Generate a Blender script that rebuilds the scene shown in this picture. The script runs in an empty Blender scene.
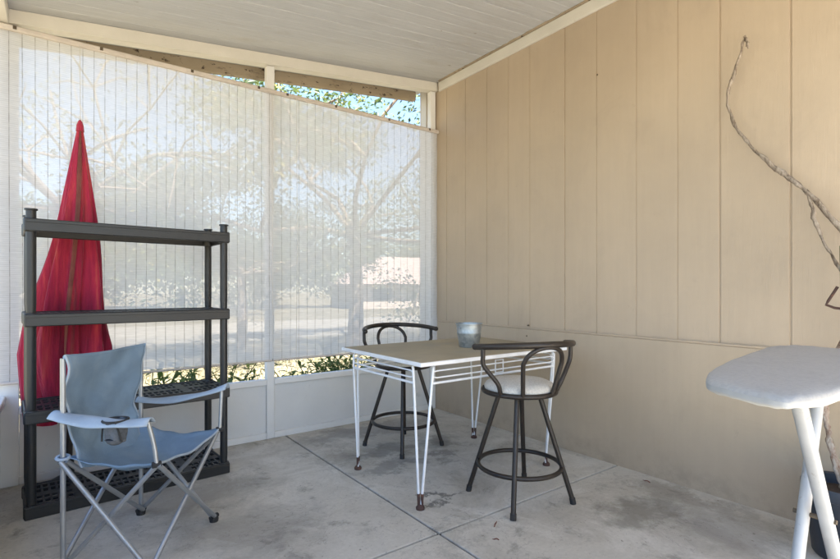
import bpy, math, random
from mathutils import Vector, Matrix

# ------------------------------------------------------------------ camera, sky, sun, exposure
S = bpy.context.scene
COL = S.collection
random.seed(7)

cam_d = bpy.data.cameras.new('camera')
cam_d.sensor_width = 36.0
cam_d.lens = 21.0
cam_d.shift_y = 0.0113
cam_d.clip_start = 0.02
cam_d.clip_end = 600
cam = bpy.data.objects.new('camera', cam_d)
COL.objects.link(cam)
cam.location = (0, 0, 1.08)
cam.rotation_euler = (math.radians(90), 0, math.radians(-36.6))
S.camera = cam

SUN_EL, SUN_AZ = math.radians(64), math.radians(184)      # azimuth from +Y towards +X
world = bpy.data.worlds.new('World')
S.world = world
world.use_nodes = True
wn = world.node_tree.nodes
wl = world.node_tree.links
for n in list(wn):
    wn.remove(n)
sky = wn.new('ShaderNodeTexSky')
sky.sky_type = 'NISHITA'
sky.sun_disc = False
sky.sun_elevation = SUN_EL
sky.sun_rotation = SUN_AZ
sky.air_density = 1.0
sky.dust_density = 0.4
sky.ozone_density = 2.0
bg = wn.new('ShaderNodeBackground')
bg.inputs['Strength'].default_value = 0.057
wo = wn.new('ShaderNodeOutputWorld')
wl.new(sky.outputs[0], bg.inputs['Color'])
wl.new(bg.outputs[0], wo.inputs['Surface'])

sun_d = bpy.data.lights.new('sun', 'SUN')
sun_d.energy = 5.0
sun_d.angle = math.radians(0.5)
sun_d.color = (1.0, 0.95, 0.87)
sun = bpy.data.objects.new('sun', sun_d)
COL.objects.link(sun)
sd = Vector((math.sin(SUN_AZ) * math.cos(SUN_EL), math.cos(SUN_AZ) * math.cos(SUN_EL), math.sin(SUN_EL)))
sun.rotation_euler = sd.to_track_quat('Z', 'Y').to_euler()
sun.location = (10, -4, 20)

S.view_settings.view_transform = 'Standard'
S.view_settings.look = 'None'
S.view_settings.gamma = 1.0
S.view_settings.use_curve_mapping = False
S.view_settings.exposure = 3.15
S.render.engine = 'CYCLES'
S.cycles.use_denoising = True
S.cycles.max_bounces = 10
S.cycles.diffuse_bounces = 6
S.cycles.transparent_max_bounces = 24
S.cycles.sample_clamp_indirect = 8.0


# ------------------------------------------------------------------ mesh helpers
class MB:
    """collects shapes and links them as ONE mesh object"""
    def __init__(self):
        self.v, self.f, self.s = [], [], []

    def add(self, vs, fs, smooth=False):
        o = len(self.v)
        self.v += [tuple(p) for p in vs]
        for q in fs:
            self.f.append(tuple(i + o for i in q))
            self.s.append(smooth)

    def box(self, x0, x1, y0, y1, z0, z1, m=None, ch=0.0):
        """box with chamfered edges when ch > 0"""
        if ch <= 0:
            vs = [(x, y, z) for x in (x0, x1) for y in (y0, y1) for z in (z0, z1)]
            fs = [(0, 1, 3, 2), (4, 6, 7, 5), (0, 4, 5, 1), (2, 3, 7, 6), (0, 2, 6, 4), (1, 5, 7, 3)]
        else:
            c = min(ch, (x1 - x0) / 2.01, (y1 - y0) / 2.01, (z1 - z0) / 2.01)
            vs, idx = [], {}
            lo, hi = (x0, y0, z0), (x1, y1, z1)
            for sx in (0, 1):
                for sy in (0, 1):
                    for sz in (0, 1):
                        s = (sx, sy, sz)
                        for ax in range(3):
                            p = []
                            for k in range(3):
                                b = hi[k] if s[k] else lo[k]
                                p.append(b if k == ax else (b - c if s[k] else b + c))
                            idx[(s, ax)] = len(vs)
                            vs.append(tuple(p))
            fs = []
            for ax in range(3):
                o1, o2 = [k for k in range(3) if k != ax]
                for sd_ in (0, 1):
                    q = []
                    for a, b in ((0, 0), (1, 0), (1, 1), (0, 1)):
                        s = [0, 0, 0]
                        s[ax], s[o1], s[o2] = sd_, a, b
                        q.append(idx[(tuple(s), ax)])
                    fs.append(tuple(q))
                for a in (0, 1):
                    for b in (0, 1):
                        s0, s1 = [0, 0, 0], [0, 0, 0]
                        s0[o1] = s1[o1] = a
                        s0[o2] = s1[o2] = b
                        s0[ax], s1[ax] = 0, 1
                        s0, s1 = tuple(s0), tuple(s1)
                        fs.append((idx[(s0, o1)], idx[(s1, o1)], idx[(s1, o2)], idx[(s0, o2)]))
            for sx in (0, 1):
                for sy in (0, 1):
                    for sz in (0, 1):
                        fs.append(tuple(idx[((sx, sy, sz), ax)] for ax in range(3)))
        if m is not None:
            vs = [tuple(m @ Vector(p)) for p in vs]
        self.add(vs, fs)

    def tube(self, pts, r, n=10, closed=False, caps=True, flat=1.0, rfun=None):
        """sweep a circle (flattened by flat) along points"""
        P = [Vector(p) for p in pts]
        N = len(P)
        tang = []
        for i in range(N):
            a = P[(i - 1) % N] if (closed or i > 0) else P[i]
            b = P[(i + 1) % N] if (closed or i < N - 1) else P[i]
            t = (b - a)
            tang.append(t.normalized() if t.length > 1e-9 else Vector((0, 0, 1)))
        up = Vector((0, 0, 1)) if abs(tang[0].z) < 0.9 else Vector((0, 1, 0))
        u = tang[0].cross(up).normalized()
        vs = []
        for i in range(N):
            u = (u - tang[i] * u.dot(tang[i]))
            u = u.normalized() if u.length > 1e-6 else tang[i].orthogonal().normalized()
            w = tang[i].cross(u)
            ri = r[i] if isinstance(r, (list, tuple)) else r
            for k in range(n):
                a = 2 * math.pi * k / n
                rr = ri * (rfun(i, a) if rfun else 1)
                vs.append(P[i] + u * math.cos(a) * rr + w * math.sin(a) * rr * flat)
        fs = []
        for i in range(N if closed else N - 1):
            j = (i + 1) % N
            for k in range(n):
                l = (k + 1) % n
                fs.append((i * n + k, i * n + l, j * n + l, j * n + k))
        if caps and not closed:
            fs.append(tuple(range(n - 1, -1, -1)))
            fs.append(tuple((N - 1) * n + k for k in range(n)))
        self.add(vs, fs, True)

    def lathe(self, prof, c=(0, 0, 0), n=32, rf=None):
        """revolve (r, z) profile round Z at c"""
        vs = []
        for (r, z) in prof:
            for k in range(n):
                a = 2 * math.pi * k / n
                rr = r * (rf(a, z) if rf else 1)
                vs.append((c[0] + rr * math.cos(a), c[1] + rr * math.sin(a), c[2] + z))
        fs = []
        for i in range(len(prof) - 1):
            for k in range(n):
                l = (k + 1) % n
                fs.append((i * n + k, i * n + l, (i + 1) * n + l, (i + 1) * n + k))
        if prof[0][0] > 1e-6:
            fs.append(tuple(range(n - 1, -1, -1)))
        if prof[-1][0] > 1e-6:
            fs.append(tuple((len(prof) - 1) * n + k for k in range(n)))
        self.add(vs, fs, True)

    def grid(self, fn, nu, nv, smooth=True, thick=0.0):
        vs = [Vector(fn(i / nu, j / nv)) for j in range(nv + 1) for i in range(nu + 1)]
        w = nu + 1
        fs = [(j * w + i, j * w + i + 1, (j + 1) * w + i + 1, (j + 1) * w + i) for j in range(nv) for i in range(nu)]
        if thick:
            nrm = [Vector((0, 0, 0)) for _ in vs]
            for q in fs:
                n_ = (vs[q[1]] - vs[q[0]]).cross(vs[q[3]] - vs[q[0]])
                for i in q:
                    nrm[i] += n_
            off = len(vs)
            back = [v - (n_.normalized() * thick if n_.length > 1e-12 else Vector((0, 0, thick))) for v, n_ in zip(vs, nrm)]
            allv = vs + back
            f2 = list(fs) + [tuple(off + i for i in reversed(q)) for q in fs]
            for i in range(nu):
                f2.append((i + 1, i, off + i, off + i + 1))
                a = nv * w + i
                f2.append((a, a + 1, off + a + 1, off + a))
            for j in range(nv):
                a, b = j * w, (j + 1) * w
                f2.append((a, b, off + b, off + a))
                a, b = j * w + nu, (j + 1) * w + nu
                f2.append((b, a, off + a, off + b))
            self.add(allv, f2, smooth)
        else:
            self.add(vs, fs, smooth)

    def build(self, name, m, parent=None, sharp=40):
        me = bpy.data.meshes.new(name)
        me.from_pydata([tuple(p) for p in self.v], [], self.f)
        me.polygons.foreach_set('use_smooth', self.s)
        me.materials.append(m)
        me.validate()
        me.update()
        if any(self.s):
            try:
                me.set_sharp_from_angle(angle=math.radians(sharp))
            except Exception:
                pass
        o = bpy.data.objects.new(name, me)
        COL.objects.link(o)
        if parent is not None:
            o.parent = parent
            o.matrix_parent_inverse = Matrix.Identity(4)
        return o


def tag(o, label=None, cat=None, group=None, kind=None):
    if label: o['label'] = label
    if cat: o['category'] = cat
    if group: o['group'] = group
    if kind: o['kind'] = kind
    return o


def thing(name, label, cat, loc=(0, 0, 0), rz=0.0, group=None):
    o = bpy.data.objects.new(name, None)
    o.empty_display_size = 0.1
    COL.objects.link(o)
    o.location = loc
    o.rotation_euler = (0, 0, rz)
    return tag(o, label, cat, group)


def copy_tree(o, parent=None):
    c = o.copy()
    COL.objects.link(c)
    c.parent = parent
    for ch in list(o.children):
        copy_tree(ch, c)
    return c


def arc(cx, cy, r, a0, a1, z, n=24):
    return [(cx + r * math.cos(a0 + (a1 - a0) * i / n), cy + r * math.sin(a0 + (a1 - a0) * i / n), z) for i in range(n + 1)]


def smooth_path(pts, sub=8):
    """Catmull-Rom through points"""
    P = [Vector(p) for p in pts]
    P = [P[0] * 2 - P[1]] + P + [P[-1] * 2 - P[-2]]
    out = []
    for i in range(1, len(P) - 2):
        p0, p1, p2, p3 = P[i - 1], P[i], P[i + 1], P[i + 2]
        for k in range(sub):
            t = k / sub
            out.append(0.5 * ((2 * p1) + (-p0 + p2) * t + (2 * p0 - 5 * p1 + 4 * p2 - p3) * t * t + (-p0 + 3 * p1 - 3 * p2 + p3) * t ** 3))
    out.append(P[-2])
    return out


# ------------------------------------------------------------------ materials
class G:
    """small node-graph helper"""
    def __init__(self, name):
        self.m = bpy.data.materials.new(name)
        self.m.use_nodes = True
        self.t = self.m.node_tree
        for n in list(self.t.nodes):
            self.t.nodes.remove(n)
        self.out = self.n('ShaderNodeOutputMaterial')
        self.co = self.n('ShaderNodeTexCoord').outputs['Object']

    def n(self, typ, **kw):
        nd = self.t.nodes.new(typ)
        for k, v in kw.items():
            setattr(nd, k, v)
        return nd

    def link(self, a, b):
        self.t.links.new(a, b)

    def val(self, sock, v):
        if hasattr(v, 'is_output'):
            self.link(v, sock)
        else:
            sock.default_value = v

    def mapping(self, scale=(1, 1, 1), loc=(0, 0, 0), src=None, rot=(0, 0, 0)):
        mp = self.n('ShaderNodeMapping')
        mp.inputs['Scale'].default_value = scale
        mp.inputs['Location'].default_value = loc
        mp.inputs['Rotation'].default_value = rot
        self.link(src or self.co, mp.inputs['Vector'])
        return mp.outputs[0]

    def noise(self, scale=5, detail=4, rough=0.55, vec=None, dist=0.0):
        nd = self.n('ShaderNodeTexNoise')
        nd.inputs['Scale'].default_value = scale
        nd.inputs['Detail'].default_value = detail
        nd.inputs['Roughness'].default_value = rough
        nd.inputs['Distortion'].default_value = dist
        self.link(vec or self.co, nd.inputs['Vector'])
        return nd.outputs['Fac']

    def ramp(self, src, stops):
        nd = self.n('ShaderNodeValToRGB')
        cr = nd.color_ramp
        while len(cr.elements) < len(stops):
            cr.elements.new(0.5)
        for e, (p, c) in zip(cr.elements, stops):
            e.position = p
            e.color = (*c, 1) if len(c) == 3 else c
        self.link(src, nd.inputs[0])
        return nd.outputs[0]

    def rng(self, src, a, b, lo=0.0, hi=1.0):
        nd = self.n('ShaderNodeMapRange')
        nd.inputs[1].default_value = a
        nd.inputs[2].default_value = b
        nd.inputs[3].default_value = lo
        nd.inputs[4].default_value = hi
        self.link(src, nd.inputs[0])
        return nd.outputs[0]

    def math(self, op, a, b=0.0):
        nd = self.n('ShaderNodeMath', operation=op)
        self.val(nd.inputs[0], a)
        self.val(nd.inputs[1], b)
        return nd.outputs[0]

    def mix(self, fac, a, b, mode='MIX'):
        nd = self.n('ShaderNodeMix', data_type='RGBA', blend_type=mode)
        self.val(nd.inputs[0], fac)
        self.val(nd.inputs[6], a if hasattr(a, 'is_output') else (*a, 1))
        self.val(nd.inputs[7], b if hasattr(b, 'is_output') else (*b, 1))
        return nd.outputs[2]

    def sep(self, src=None):
        nd = self.n('ShaderNodeSeparateXYZ')
        self.link(src or self.co, nd.inputs[0])
        return nd.outputs

    def bump(self, h, strength=0.3, dist=0.01):
        nd = self.n('ShaderNodeBump')
        nd.inputs['Strength'].default_value = strength
        nd.inputs['Distance'].default_value = dist
        self.link(h, nd.inputs['Height'])
        return nd.outputs[0]

    def bsdf(self, color, rough=0.6, metal=0.0, normal=None, spec=0.5, **kw):
        b = self.n('ShaderNodeBsdfPrincipled')
        self.val(b.inputs['Base Color'], color if hasattr(color, 'is_output') else (*color, 1))
        self.val(b.inputs['Roughness'], rough)
        self.val(b.inputs['Metallic'], metal)
        self.val(b.inputs['Specular IOR Level'], spec)
        if normal is not None:
            self.link(normal, b.inputs['Normal'])
        for k, v in kw.items():
            self.val(b.inputs[k.replace('_', ' ')], v)
        return b.outputs[0]

    def done(self, shader):
        self.link(shader, self.out.inputs['Surface'])
        return self.m


def lerp3(a, k):
    return tuple(min(1, c * k) for c in a)


def painted(name, c, rough=0.5, var=0.12, scale=6, bump=0.15, bscale=60, spec=0.4, dirt=None, dirt_lo=0.62):
    g = G(name)
    n1 = g.noise(scale, 6, 0.6)
    col = g.ramp(n1, [(0.25, lerp3(c, 1 - var)), (0.75, lerp3(c, 1 + var))])
    if dirt:
        d = g.rng(g.noise(scale * 2.3, 8, 0.7, vec=g.mapping(loc=(3, 7, 1))), dirt_lo, dirt_lo + 0.12)
        col = g.mix(d, col, dirt)
    nm = g.bump(g.noise(bscale, 4, 0.6), bump, 0.004)
    return g.done(g.bsdf(col, g.rng(n1, 0, 1, rough - 0.08, rough + 0.1), 0, nm, spec))


def m_siding(name, c, grain=True):
    g = G(name)
    big = g.noise(1.3, 5, 0.6)
    col = g.ramp(big, [(0.3, lerp3(c, 0.92)), (0.7, lerp3(c, 1.06))])
    gv = g.mapping((22, 22, 1.1)) if grain else g.mapping((6, 6, 6))
    gr = g.noise(5, 6, 0.65, vec=gv, dist=1.4)
    streak = g.rng(g.noise(3, 5, 0.6, vec=g.mapping((9, 9, 0.6), (2, 5, 3))), 0.35, 0.7, 0.0, 0.16)
    col = g.mix(streak, col, lerp3(c, 0.78))
    # scuffs
    sc = g.rng(g.noise(9, 8, 0.75, vec=g.mapping(loc=(4, 4, 9))), 0.63, 0.72, 0.0, 0.4)
    smear = g.rng(g.noise(2.2, 7, 0.7, vec=g.mapping((1, 1, 0.8), (8, 1, 3)), dist=1.2), 0.55, 0.7, 0.0, 0.22)
    col = g.mix(smear, col, lerp3(c, 0.74))
    splash = g.math('MULTIPLY', g.rng(g.sep()[2], 0.16, 0.0, 0.0, 1.0), g.rng(g.noise(9, 10, 0.75), 0.46, 0.62, 0.0, 0.4))
    col = g.mix(splash, col, (0.24, 0.20, 0.15))
    col = g.mix(sc, col, lerp3(c, 0.72))
    nm = g.bump(gr, 0.28 if grain else 0.16, 0.0045)
    return g.done(g.bsdf(col, g.rng(gr, 0, 1, 0.5, 0.72), 0, nm, 0.35))


def m_concrete():
    g = G('worn_concrete')
    base = (0.43, 0.42, 0.395)
    n1 = g.noise(1.3, 12, 0.72, dist=0.6)
    col = g.ramp(n1, [(0.28, (0.33, 0.30, 0.25)), (0.42, (0.46, 0.428, 0.37)), (0.55, (0.55, 0.518, 0.455)), (0.75, (0.63, 0.598, 0.535))])
    n2 = g.noise(6.5, 12, 0.76, vec=g.mapping(loc=(7, 2, 0)), dist=0.4)
    blot = g.rng(n2, 0.55, 0.66, 0.0, 0.62)
    col = g.mix(blot, col, (0.20, 0.185, 0.16))
    pale = g.rng(g.noise(2.4, 9, 0.7, vec=g.mapping(loc=(1, 9, 4)), dist=0.8), 0.52, 0.64, 0.0, 0.75)
    col = g.mix(pale, col, (0.66, 0.63, 0.57))
    # brown stain round stain centres (object space)
    P = g.n('ShaderNodeVectorMath', operation='ADD')
    wob = g.n('ShaderNodeTexNoise')
    wob.inputs['Scale'].default_value = 5
    wob.inputs['Detail'].default_value = 12
    wob.inputs['Roughness'].default_value = 0.7
    g.link(g.co, wob.inputs['Vector'])
    sub = g.n('ShaderNodeVectorMath', operation='SUBTRACT')
    g.link(wob.outputs['Color'], sub.inputs[0])
    sub.inputs[1].default_value = (0.5, 0.5, 0.5)
    scl = g.n('ShaderNodeVectorMath', operation='SCALE')
    g.link(sub.outputs[0], scl.inputs[0])
    scl.inputs['Scale'].default_value = 0.75
    g.link(g.co, P.inputs[0])
    g.link(scl.outputs[0], P.inputs[1])
    xyz = g.sep(P.outputs[0])
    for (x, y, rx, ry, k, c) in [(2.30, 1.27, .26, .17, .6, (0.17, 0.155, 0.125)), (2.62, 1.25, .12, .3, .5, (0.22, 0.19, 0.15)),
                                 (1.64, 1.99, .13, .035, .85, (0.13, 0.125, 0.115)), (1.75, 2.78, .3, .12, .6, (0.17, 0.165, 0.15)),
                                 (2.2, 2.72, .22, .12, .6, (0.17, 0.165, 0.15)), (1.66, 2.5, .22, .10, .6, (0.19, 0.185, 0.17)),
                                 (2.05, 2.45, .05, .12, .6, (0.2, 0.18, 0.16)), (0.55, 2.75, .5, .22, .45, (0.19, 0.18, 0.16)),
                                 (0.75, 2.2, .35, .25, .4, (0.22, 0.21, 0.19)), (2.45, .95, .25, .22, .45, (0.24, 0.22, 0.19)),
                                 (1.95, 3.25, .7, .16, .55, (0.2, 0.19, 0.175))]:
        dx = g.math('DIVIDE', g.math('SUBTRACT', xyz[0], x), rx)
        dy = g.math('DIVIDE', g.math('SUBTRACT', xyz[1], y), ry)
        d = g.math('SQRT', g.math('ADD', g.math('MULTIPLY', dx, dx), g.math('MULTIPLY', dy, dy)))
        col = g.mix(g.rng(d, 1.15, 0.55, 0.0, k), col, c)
    fine = g.noise(60, 8, 0.7)
    col = g.mix(g.rng(fine, 0.35, 0.7, 0.0, 0.22), col, (0.22, 0.21, 0.19))
    hair = g.rng(g.math('ABSOLUTE', g.math('SUBTRACT', g.noise(1.6, 6, 0.6, vec=g.mapping(loc=(2, 4, 0)), dist=0.4), 0.47)), 0.0022, 0.0008, 0.0, 0.30)
    col = g.mix(hair, col, (0.12, 0.11, 0.10))
    grit = g.rng(g.noise(85, 2, 0.5, vec=g.mapping(loc=(9, 1, 5))), 0.68, 0.72, 0.0, 0.55)
    col = g.mix(grit, col, (0.16, 0.14, 0.12))
    sharp = g.rng(g.noise(3.1, 12, 0.78, vec=g.mapping(loc=(6, 8, 2))), 0.575, 0.605, 0.0, 0.28)
    col = g.mix(sharp, col, (0.24, 0.225, 0.20))
    spk = g.rng(g.noise(33, 3, 0.5, vec=g.mapping(loc=(5, 5, 5))), 0.70, 0.74, 0.0, 0.6)
    col = g.mix(spk, col, (0.14, 0.12, 0.10))
    nm = g.bump(g.math('ADD', g.math('MULTIPLY', fine, 0.5), g.noise(9, 6, 0.6)), 0.25, 0.006)
    return g.done(g.bsdf(col, g.rng(n1, 0.2, 0.8, 0.92, 0.72), 0, nm, 0.3))


def m_ceiling():
    g = G('weathered_ceiling_metal')
    st = g.noise(4, 6, 0.65, vec=g.mapping((0.7, 26, 1)))
    col = g.ramp(st, [(0.3, (0.41, 0.415, 0.425)), (0.5, (0.46, 0.465, 0.475)), (0.7, (0.51, 0.515, 0.525))])
    bl = g.rng(g.noise(3.0, 7, 0.7, vec=g.mapping((0.6, 2.2, 1), (3, 1, 2))), 0.56, 0.72, 0.0, 0.45)
    col = g.mix(bl, col, (0.36, 0.33, 0.29))
    sp = g.rng(g.noise(22, 3, 0.5, vec=g.mapping((0.5, 1, 1), (3, 8, 2))), 0.735, 0.76, 0.0, 0.8)
    col = g.mix(sp, col, (0.22, 0.19, 0.15))
    nm = g.bump(st, 0.45, 0.004)
    return g.done(g.bsdf(col, 0.6, 0, nm, 0.35))


def m_peeling():
    g = G('peeling_painted_timber')
    n1 = g.noise(7, 8, 0.7, vec=g.mapping((0.8, 2, 2)))
    wood = g.ramp(g.noise(6, 5, 0.6, vec=g.mapping((1, 12, 12))), [(0.3, (0.16, 0.12, 0.085)), (0.7, (0.30, 0.24, 0.17))])
    paint = g.ramp(g.noise(3, 4), [(0.3, (0.28, 0.225, 0.155)), (0.7, (0.36, 0.295, 0.21))])
    col = g.mix(g.rng(n1, 0.56, 0.62), paint, wood)
    hole = g.rng(g.noise(13, 6, 0.7, vec=g.mapping((1, 2, 2), (3, 3, 3))), 0.60, 0.63)
    col = g.mix(hole, col, (0.05, 0.032, 0.02))
    return g.done(g.bsdf(col, 0.8, 0, g.bump(n1, 0.5, 0.006), 0.3))


def m_shade(spacing, name, z_off):
    """woven vinyl slat cloth: thin horizontal slats with see-through gaps, vertical stitch lines"""
    g = G(name)
    x, y, z = g.sep()
    wob = g.math('MULTIPLY', g.math('SUBTRACT', g.noise(2.0, 2, vec=g.mapping((1, 1, 0.3))), 0.5), 0.006)
    ph = g.math('FRACT', g.math('DIVIDE', g.math('ADD', z, wob), 0.0105))
    gap = g.rng(g.math('ABSOLUTE', g.math('SUBTRACT', ph, 0.5)), 0.24, 0.36)          # 1 in the gap between slats
    slip = g.math('MULTIPLY', g.math('SUBTRACT', g.noise(1.3, 2, vec=g.mapping((1, 1, 0.15), (4, 0, 0))), 0.5), 0.03)
    vx = g.math('FRACT', g.math('DIVIDE', g.math('ADD', x, slip), spacing))
    vd = g.math('MULTIPLY', g.math('ABSOLUTE', g.math('SUBTRACT', vx, 0.5)), spacing)
    stitch = g.math('MULTIPLY', g.rng(vd, 0.0022, 0.0012), g.rng(g.noise(6, 4, 0.6, vec=g.mapping((3, 1, 4), (2, 2, 2))), 0.3, 0.6, 0.35, 1.0))
    n2 = g.noise(40, 4, 0.6, vec=g.mapping((0.4, 1, 3)))
    slat = g.ramp(n2, [(0.3, (0.65, 0.65, 0.66)), (0.7, (0.75, 0.75, 0.76))])
    col = g.mix(stitch, slat, (0.31, 0.295, 0.28))
    dif = g.n('ShaderNodeBsdfDiffuse')
    g.link(col, dif.inputs[0])
    trl = g.n('ShaderNodeBsdfTranslucent')
    g.link(col, trl.inputs[0])
    mx = g.n('ShaderNodeMixShader')
    mx.inputs[0].default_value = 0.5
    g.link(dif.outputs[0], mx.inputs[1])
    g.link(trl.outputs[0], mx.inputs[2])
    tr = g.n('ShaderNodeBsdfTransparent')
    tr.inputs[0].default_value = (0.96, 0.93, 0.90, 1)
    fac = g.rng(gap, 0, 1, 0.115, 0.195)
    fac = g.math('MULTIPLY', fac, g.rng(stitch, 0, 1, 1.0, 0.25))
    mt = g.n('ShaderNodeMixShader')
    g.link(fac, mt.inputs[0])
    g.link(mx.outputs[0], mt.inputs[1])
    g.link(tr.outputs[0], mt.inputs[2])
    return g.done(mt.outputs[0])


def m_cloth(name, c, var=0.15, wscale=900, scale=5, rough=0.85, trans=0.0, faded=None):
    g = G(name)
    n1 = g.noise(scale, 6, 0.62, dist=0.5)
    col = g.ramp(n1, [(0.3, lerp3(c, 1 - var)), (0.7, lerp3(c, 1 + var))])
    if faded:
        f = g.rng(g.noise(scale * 1.4, 5, 0.6, vec=g.mapping((1, 1, 0.5), (9, 3, 2))), 0.52, 0.7, 0, 0.7)
        col = g.mix(f, col, faded)
    cre = g.noise(14, 5, 0.6, dist=1.5)
    nm = g.bump(g.math('ADD', cre, g.math('MULTIPLY', g.noise(wscale, 2), 0.15)), 0.3, 0.008)
    b = g.bsdf(col, rough, 0, nm, 0.25)
    if trans:
        trl = g.n('ShaderNodeBsdfTranslucent')
        g.link(col, trl.inputs[0])
        mx = g.n('ShaderNodeMixShader')
        mx.inputs[0].default_value = trans
        g.link(b, mx.inputs[1])
        g.link(trl.outputs[0], mx.inputs[2])
        b = mx.outputs[0]
    return g.done(b)


def m_speckle(name, c, c2, scale=90):
    g = G(name)
    n1 = g.noise(scale, 4, 0.65)
    col = g.ramp(n1, [(0.4, c2), (0.55, c)])
    d = g.rng(g.noise(6, 7, 0.7, vec=g.mapping(loc=(3, 2, 8))), 0.52, 0.68, 0, 0.35)
    col = g.mix(d, col, lerp3(c, 0.75))
    spot = g.rng(g.noise(17, 4, 0.6, vec=g.mapping(loc=(7, 2, 1))), 0.70, 0.73, 0, 0.5)
    col = g.mix(spot, col, (0.22, 0.19, 0.15))
    nm = g.bump(g.math('ADD', n1, g.noise(9, 5, 0.6, dist=1.0)), 0.3, 0.004)
    return g.done(g.bsdf(col, 0.85, 0, nm, 0.25))


def m_metal(name, c, rough=0.45, metal=0.0, rust=None, rlo=0.62, spec=0.5):
    g = G(name)
    n1 = g.noise(9, 6, 0.6)
    col = g.ramp(n1, [(0.3, lerp3(c, 0.88)), (0.7, lerp3(c, 1.1))])
    mt = metal
    if rust:
        r = g.rng(g.noise(24, 8, 0.7, vec=g.mapping(loc=(2, 6, 4))), rlo, rlo + 0.06)
        col = g.mix(r, col, rust)
        mt = g.rng(r, 0, 1, metal, 0.0)
    nm = g.bump(g.noise(140, 4, 0.6), 0.12, 0.002)
    return g.done(g.bsdf(col, g.rng(n1, 0.2, 0.8, rough - 0.06, rough + 0.1), mt, nm, spec))


def m_umbrella():
    g = G('red_umbrella_cloth')
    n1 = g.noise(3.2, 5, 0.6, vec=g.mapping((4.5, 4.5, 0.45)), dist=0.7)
    col = g.ramp(n1, [(0.30, (0.20, 0.006, 0.035)), (0.46, (0.40, 0.014, 0.055)), (0.58, (0.50, 0.030, 0.060)), (0.72, (0.56, 0.10, 0.075))])  # upright dark-to-orange streaks: light and shade of the folds put into the colour
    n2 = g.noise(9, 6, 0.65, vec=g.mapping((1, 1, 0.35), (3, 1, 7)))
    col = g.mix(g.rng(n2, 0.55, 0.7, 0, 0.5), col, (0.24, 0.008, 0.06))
    nm = g.bump(g.math('ADD', g.noise(4, 5, 0.6, vec=g.mapping((5, 5, 0.5)), dist=1.0), g.math('MULTIPLY', g.noise(700, 2), 0.1)), 0.7, 0.03)
    b = g.bsdf(col, 0.75, 0, nm, 0.3, Sheen_Weight=0.2)
    trl = g.n('ShaderNodeBsdfTranslucent')
    g.link(col, trl.inputs[0])
    mx = g.n('ShaderNodeMixShader')
    mx.inputs[0].default_value = 0.15
    g.link(b, mx.inputs[1])
    g.link(trl.outputs[0], mx.inputs[2])
    return g.done(mx.outputs[0])


def m_galv():
    g = G('galvanised_steel')
    v = g.n('ShaderNodeTexVoronoi')
    v.inputs['Scale'].default_value = 55
    g.link(g.co, v.inputs['Vector'])
    bw = g.n('ShaderNodeRGBToBW')
    g.link(v.outputs['Color'], bw.inputs[0])
    col = g.ramp(bw.outputs[0], [(0.1, (0.30, 0.33, 0.345)), (0.9, (0.44, 0.47, 0.485))])
    w = g.rng(g.noise(10, 6, 0.65), 0.5, 0.66, 0, 0.6)
    col = g.mix(w, col, (0.33, 0.36, 0.38))
    return g.done(g.bsdf(col, g.rng(bw.outputs[0], 0, 1, 0.38, 0.55), 0.75, None, 0.5))


def m_tabletop():
    g = G('weathered_table_board')
    n1 = g.noise(2.2, 7, 0.65, dist=0.6)
    col = g.ramp(n1, [(0.3, (0.26, 0.225, 0.155)), (0.5, (0.33, 0.285, 0.20)), (0.72, (0.40, 0.34, 0.24))])
    b = g.rng(g.noise(3.5, 6, 0.65, vec=g.mapping(loc=(8, 2, 1))), 0.52, 0.68, 0, 0.55)
    col = g.mix(b, col, (0.26, 0.255, 0.22))
    nm = g.bump(g.noise(220, 5, 0.7), 0.2, 0.002)
    return g.done(g.bsdf(col, g.rng(n1, 0.3, 0.7, 0.55, 0.75), 0, nm, 0.35))


def m_leaf(name, dark, light, yellow=None):
    g = G(name)
    geo = g.n('ShaderNodeNewGeometry')
    stops = [(0.0, dark), (0.7, light)]
    if yellow:
        stops.append((0.97, yellow))
    col = g.ramp(geo.outputs['Random Per Island'], stops)
    col = g.mix(g.rng(g.noise(0.9, 3), 0.4, 0.65, 0, 0.5), col, lerp3(dark, 0.9))
    b = g.bsdf(col, 0.55, 0, None, 0.4)
    trl = g.n('ShaderNodeBsdfTranslucent')
    g.link(g.mix(0.5, col, lerp3(light, 1.5)), trl.inputs[0])
    mx = g.n('ShaderNodeMixShader')
    mx.inputs[0].default_value = 0.35
    g.link(b, mx.inputs[1])
    g.link(trl.outputs[0], mx.inputs[2])
    return g.done(mx.outputs[0])


def m_bark(name, a, b):
    g = G(name)
    n1 = g.noise(26, 8, 0.8, vec=g.mapping((1.8, 1.8, 0.6)), dist=0.6)
    col = g.ramp(n1, [(0.35, a), (0.62, b)])
    return g.done(g.bsdf(col, 0.9, 0, g.bump(n1, 0.6, 0.01), 0.2))


def m_ground():
    g = G('dry_yard_ground')
    n1 = g.noise(0.5, 8, 0.65)
    col = g.ramp(n1, [(0.35, (0.10, 0.088, 0.055)), (0.5, (0.15, 0.132, 0.09)), (0.65, (0.20, 0.18, 0.13))])
    gn = g.rng(g.noise(1.1, 6, 0.65, vec=g.mapping(loc=(4, 1, 2))), 0.54, 0.66, 0, 0.6)
    col = g.mix(gn, col, (0.07, 0.08, 0.028))
    col = g.mix(g.rng(g.noise(14, 6, 0.7), 0.4, 0.7, 0, 0.35), col, (0.16, 0.12, 0.07))
    return g.done(g.bsdf(col, 0.95, 0, g.bump(g.noise(25, 6, 0.7), 0.6, 0.03), 0.1))


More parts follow.
